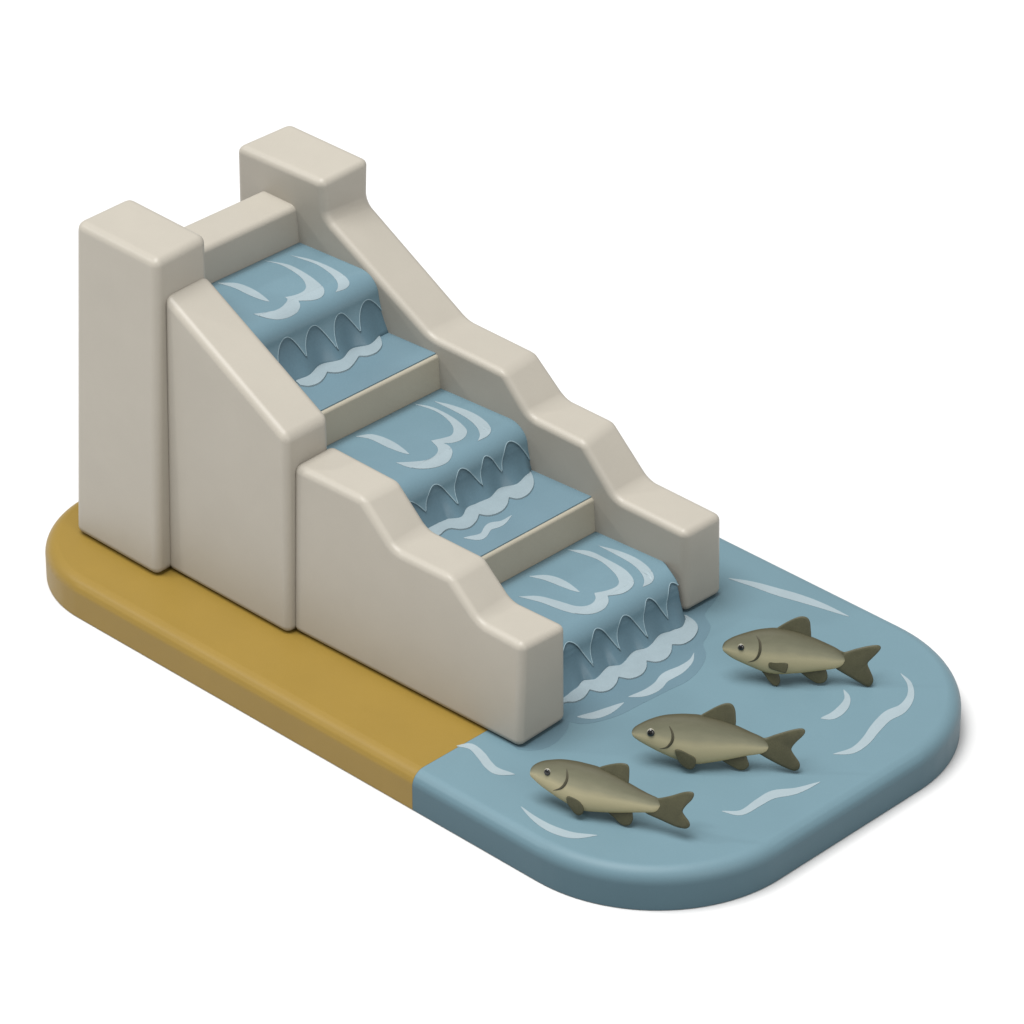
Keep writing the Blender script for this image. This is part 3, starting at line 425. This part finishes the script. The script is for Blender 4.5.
cascade('topmost cascade, pouring from below the crossbar between the two towers', XB1 + .004, Z1, 3.34, L1, XS1,
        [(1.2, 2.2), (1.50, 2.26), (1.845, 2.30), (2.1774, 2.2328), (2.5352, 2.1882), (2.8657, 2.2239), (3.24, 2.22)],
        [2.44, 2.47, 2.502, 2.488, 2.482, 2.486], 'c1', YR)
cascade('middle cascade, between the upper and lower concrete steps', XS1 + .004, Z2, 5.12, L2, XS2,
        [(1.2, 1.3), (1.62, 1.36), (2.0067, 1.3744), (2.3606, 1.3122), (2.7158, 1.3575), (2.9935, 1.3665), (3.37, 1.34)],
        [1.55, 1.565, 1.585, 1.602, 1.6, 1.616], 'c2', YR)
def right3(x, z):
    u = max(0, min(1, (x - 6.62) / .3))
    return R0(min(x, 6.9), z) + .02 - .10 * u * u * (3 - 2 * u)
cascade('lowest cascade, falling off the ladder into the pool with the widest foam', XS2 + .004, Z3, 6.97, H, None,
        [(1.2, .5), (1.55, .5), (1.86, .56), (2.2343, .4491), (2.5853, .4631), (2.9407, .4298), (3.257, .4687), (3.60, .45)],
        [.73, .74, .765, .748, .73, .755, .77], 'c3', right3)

# ------------------------------------------------------------------ fish
def spline(P, n=6, closed=False):
    P = [Vector(p) for p in P]; out = []
    Q = [P[-1]] + P + P[:2] if closed else [2 * P[0] - P[1]] + P + [2 * P[-1] - P[-2]]
    for i in range(1, len(Q) - 2):
        a, b, c, d = Q[i - 1:i + 3]
        for k in range(n):
            t = k / n
            out.append(.5 * (2 * b + (c - a) * t + (2 * a - 5 * b + 4 * c - d) * t * t + (3 * b - a - 3 * c + d) * t ** 3))
    if not closed: out.append(P[-1])
    return out

def table(P):
    S = spline(P, 8)
    S = sorted([(p.x, p.y) for p in S])
    def f(x):
        if x <= S[0][0]: return S[0][1]
        for (xa, ya), (xb, yb) in zip(S, S[1:]):
            if xa <= x <= xb:
                return ya + (yb - ya) * ((x - xa) / (xb - xa) if xb > xa else 0)
        return S[-1][1]
    return f

def fish(d, label):
    t = thing('fish', label, 'fish', d['loc'], 'olive fish in the pool')
    ax, up, n = Vector(d['ax']), Vector(d['up']), Vector(d['n'])
    t.rotation_mode = 'QUATERNION'
    R = Matrix((ax, n, up)).transposed()
    if R.determinant() < 0: R = Matrix((ax, -n, up)).transposed(); sgn = -1
    else: sgn = 1
    t.rotation_quaternion = R.to_quaternion()
    top, bot = table(d['top']), table(d['bot'])
    x0 = d['top'][0][0]; x1 = max(d['top'][-1][0], d['bot'][-1][0]); L = x1 - x0
    hmax = max(top(x0 + L * k / 40) - bot(x0 + L * k / 40) for k in range(41)) / 2
    def sect(x):
        a, b = top(x), bot(x); half = max((a - b) / 2, .0005); u = (x - x0) / L
        th = half * (.46 + .06 * math.sin(math.pi * min(1, u * 1.4)))
        if u < .14: th *= 1 + .45 * (1 - u / .14)
        if u > .93: th *= math.sqrt(max(0.02, 1 - ((u - .93) / .075) ** 2))
        return (a + b) / 2, half, th
    NX, NR = 64, 40
    v = []; hv = []; f = []
    for i in range(NX + 1):
        q = i / NX
        s = (1 - math.cos(math.pi * q)) / 2 * .5 + q * .5 if q > .5 else q * q * 1.0 + q * .5 * 1.0
        s = (q ** 1.5) if q < .999 else 1
        x = x0 + L * s
        m, hh, th = sect(x)
        if i == 0: hh, th = .001, .001
        if s > .955:                       # rounded rear end of the pale body
            hh *= math.sqrt(max(.02, 1 - ((s - .955) / .047) ** 2))
        for k in range(NR):
            a = 2 * math.pi * k / NR
            cy, cz = math.cos(a), math.sin(a)
            v.append((x, sgn * th * math.copysign(abs(cy) ** .92, cy), m + hh * cz))
            hv.append((cz + 1) / 2)
    for i in range(NX):
        for k in range(NR):
            f.append([i * NR + k, i * NR + (k + 1) % NR, (i + 1) * NR + (k + 1) % NR, (i + 1) * NR + k])
    f.append(list(range(NR))); f.append(list(range(NX * NR, NX * NR + NR)))
    me = mesh('body', v, f)
    at = me.attributes.new('height_on_body', 'FLOAT', 'POINT')
    at.data.foreach_set('value', hv)
    body = link('body', me, M['fish'], t)
    def surf(x, z):
        m, hh, th = sect(x); r = max(-1, min(1, (z - m) / hh))
        return th * math.sqrt(max(0, 1 - r * r))
    SA, SB = d['sa'], d['sb']
    def on_flank(P, k=1.):        # from the fish's middle plane out to its flank
        cx = sum(p[0] for p in P) / len(P); cz = sum(p[1] for p in P) / len(P)
        w = 0
        for _ in range(4): w = surf(cx + SA * w, cz + SB * w)
        return [(p[0] + SA * w * k, p[1] + SB * w * k) for p in P]
    def fin(name, pts, y0=0., y1=0., tk=.022, mirror=False, splay=0.):
        S = spline(pts, 4, True)
        cx = sum(p.x for p in S) / len(S); cz = sum(p.y for p in S) / len(S)
        zt = max(p.y for p in S); zb = min(p.y for p in S)
        for sd in ((1, -1) if mirror else (1,)):
            N = len(S); vv = []; ff = []
            rings = [(1., .25), (.95, .8), (.82, 1.), (0.0, 1.)]
            def yc(z): return sd * (y0 + (y1 - y0) * ((zt - z) / (zt - zb)))
            for face in (1, -1):
                for sc_, h_ in rings[:-1]:
                    for p in S:
                        x = cx + (p.x - cx) * sc_; z = cz + (p.y - cz) * sc_
                        vv.append((x, sgn * (yc(z) + face * tk / 2 * h_), z))
            nr = len(rings) - 1
            for fc in (0, 1):
                o = fc * nr * N
                for r in range(nr - 1):
                    for i in range(N):
                        ff.append([o + r * N + i, o + r * N + (i + 1) % N, o + (r + 1) * N + (i + 1) % N, o + (r + 1) * N + i])
                ff.append([o + (nr - 1) * N + i for i in range(N)])
            for i in range(N):
                ff.append([i, (i + 1) % N, nr * N + (i + 1) % N, nr * N + i])
            me = bpy.data.meshes.new(name); me.from_pydata(vv, [], ff)
            bm = bmesh.new(); bm.from_mesh(me)
            bmesh.ops.recalc_face_normals(bm, faces=bm.faces)
            bmesh.ops.triangulate(bm, faces=[q for q in bm.faces if len(q.verts) > 4], ngon_method='EAR_CLIP')
            bm.to_mesh(me); bm.free()
            me.polygons.foreach_set('use_smooth', [True] * len(me.polygons))
            link(name, me, M['fin'], t)
    fin('dorsal_fin', d['dors']); fin('tail_fin', d['tail'], tk=.026); fin('anal_fin', d['anal'])
    d = dict(d, pec=on_flank(d['pec']), eye=on_flank(d['eye']), gill=on_flank(d['gill']))
    px = sum(p[0] for p in d['pec']) / len(d['pec'])
    pz = max(p[1] for p in d['pec'])
    if 'pelv' in d:
        zc = sum(p[1] for p in d['pec']) / len(d['pec'])
        w = surf(px, zc)
        fin('pectoral_fin', d['pec'], w - .004, w + .004, mirror=True)
        fin('pelvic_fin', d['pelv'], .01, .03)
    else:
        w = surf(px, pz - .03)
        fin('pectoral_fin', d['pec'], w + .002, w * .8, mirror=True)
    # eyes: pale ring with a glossy black pupil
    (ex, ez), (qx, qz) = d['eye']; er = math.hypot(qx - ex, qz - ez) * .95
    for sd in (1, -1):
        def ball(name, r, out, mat, par, flat=.45):
            bm = bmesh.new(); bmesh.ops.create_uvsphere(bm, u_segments=24, v_segments=14, radius=r)
            for q in bm.verts: q.co = Vector((q.co.x + ex, sgn * sd * (surf(ex, ez) + out) + q.co.y * flat, q.co.z + ez))
            me = bpy.data.meshes.new(name); bm.to_mesh(me); bm.free()
            me.polygons.foreach_set('use_smooth', [True] * len(me.polygons))
            return link(name, me, mat, par)
        e = ball('eye', er, -.003, M['eye'], t)
        ball('pupil', er * .84, er * .2, M['pupil'], e, .5)
        # curved edge of the gill cover
        G = spline(d['gill'], 6); vv = []; ff = []; K = 8
        for i, p in enumerate(G):
            u = i / (len(G) - 1); r = .0125 * math.sin(math.pi * min(1, u * .92 + .06)) ** .8 + .001
            a = G[max(i - 1, 0)]; b = G[min(i + 1, len(G) - 1)]; tg = (b - a).normalized(); nn = Vector((-tg.y, tg.x))
            y = surf(p.x, p.y)
            for k in range(K):
                an = 2 * math.pi * k / K
                vv.append((p.x + nn.x * r * math.cos(an), sgn * sd * (y + r * .55 * math.sin(an)), p.y + nn.y * r * math.cos(an)))
        for i in range(len(G) - 1):
            for k in range(K): ff.append([i * K + k, i * K + (k + 1) % K, (i + 1) * K + (k + 1) % K, (i + 1) * K + k])
        link('gill_cover_edge', mesh('gill_cover_edge', vv, ff), M['gill'], t)
    return t

F = DATA['fish']
fish(F[0], 'olive fish nearest the rounded front edge of the pool, head raised above its lower tail')
fish(F[1], 'middle one of the three olive fish, swimming between the other two')
fish(F[2], 'farthest olive fish, with an extra squarish fin on its flank, nearest the wall end')

# ------------------------------------------------------------------ light, world, camera
w = bpy.data.worlds.new('World'); sc.world = w; w.use_nodes = True
bg = w.node_tree.nodes['Background']
bg.inputs['Color'].default_value = (1., 1., 1., 1); bg.inputs['Strength'].default_value = .38

def area(name, loc, target, size, power, col=(1, 1, 1)):
    l = bpy.data.lights.new(name, 'AREA'); l.shape = 'SQUARE'; l.size = size; l.energy = power; l.color = col
    o = bpy.data.objects.new(name, l); COL.objects.link(o); o.location = loc
    o.rotation_euler = (Vector(target) - Vector(loc)).to_track_quat('-Z', 'Y').to_euler()
    return o
area('key_lamp', (-1.5, -20.5, 100.), (3.5, 4.5, 0), 66, 170000, (1, .995, .99))
area('edge_lamp', (4.2 - .61 * 60, 2.5 - .5 * 60, .58 * 60), (4.2, 2.5, 1), 4, 6600, (1, .985, .96))
area('fill_lamp', (4.2 + .9 * 60, 2.5 - .15 * 60, .4 * 60), (4.2, 2.5, 1), 30, 10000, (1, .99, .97))

cam = bpy.data.cameras.new('camera'); co = bpy.data.objects.new('camera', cam); COL.objects.link(co)
yaw, pit = math.radians(45.6321), math.radians(31.5384)
fwd = Vector((-math.cos(yaw) * math.cos(pit), math.sin(yaw) * math.cos(pit), -math.sin(pit)))
right = Vector((math.sin(yaw), math.cos(yaw), 0)); upv = right.cross(fwd)
co.matrix_world = Matrix.Translation((31.35629, -23.646396, 23.876956)) @ Matrix((right, upv, -fwd)).transposed().to_4x4()
cam.sensor_width = 36; cam.lens = 36 * 4707.2278 / 1024
cam.clip_start = .5; cam.clip_end = 400
sc.camera = co
sc.render.resolution_x = sc.render.resolution_y = 1024
vs = sc.view_settings
vs.view_transform = 'Standard'; vs.look = 'None'; vs.exposure = 0; vs.gamma = 1; vs.use_curve_mapping = False
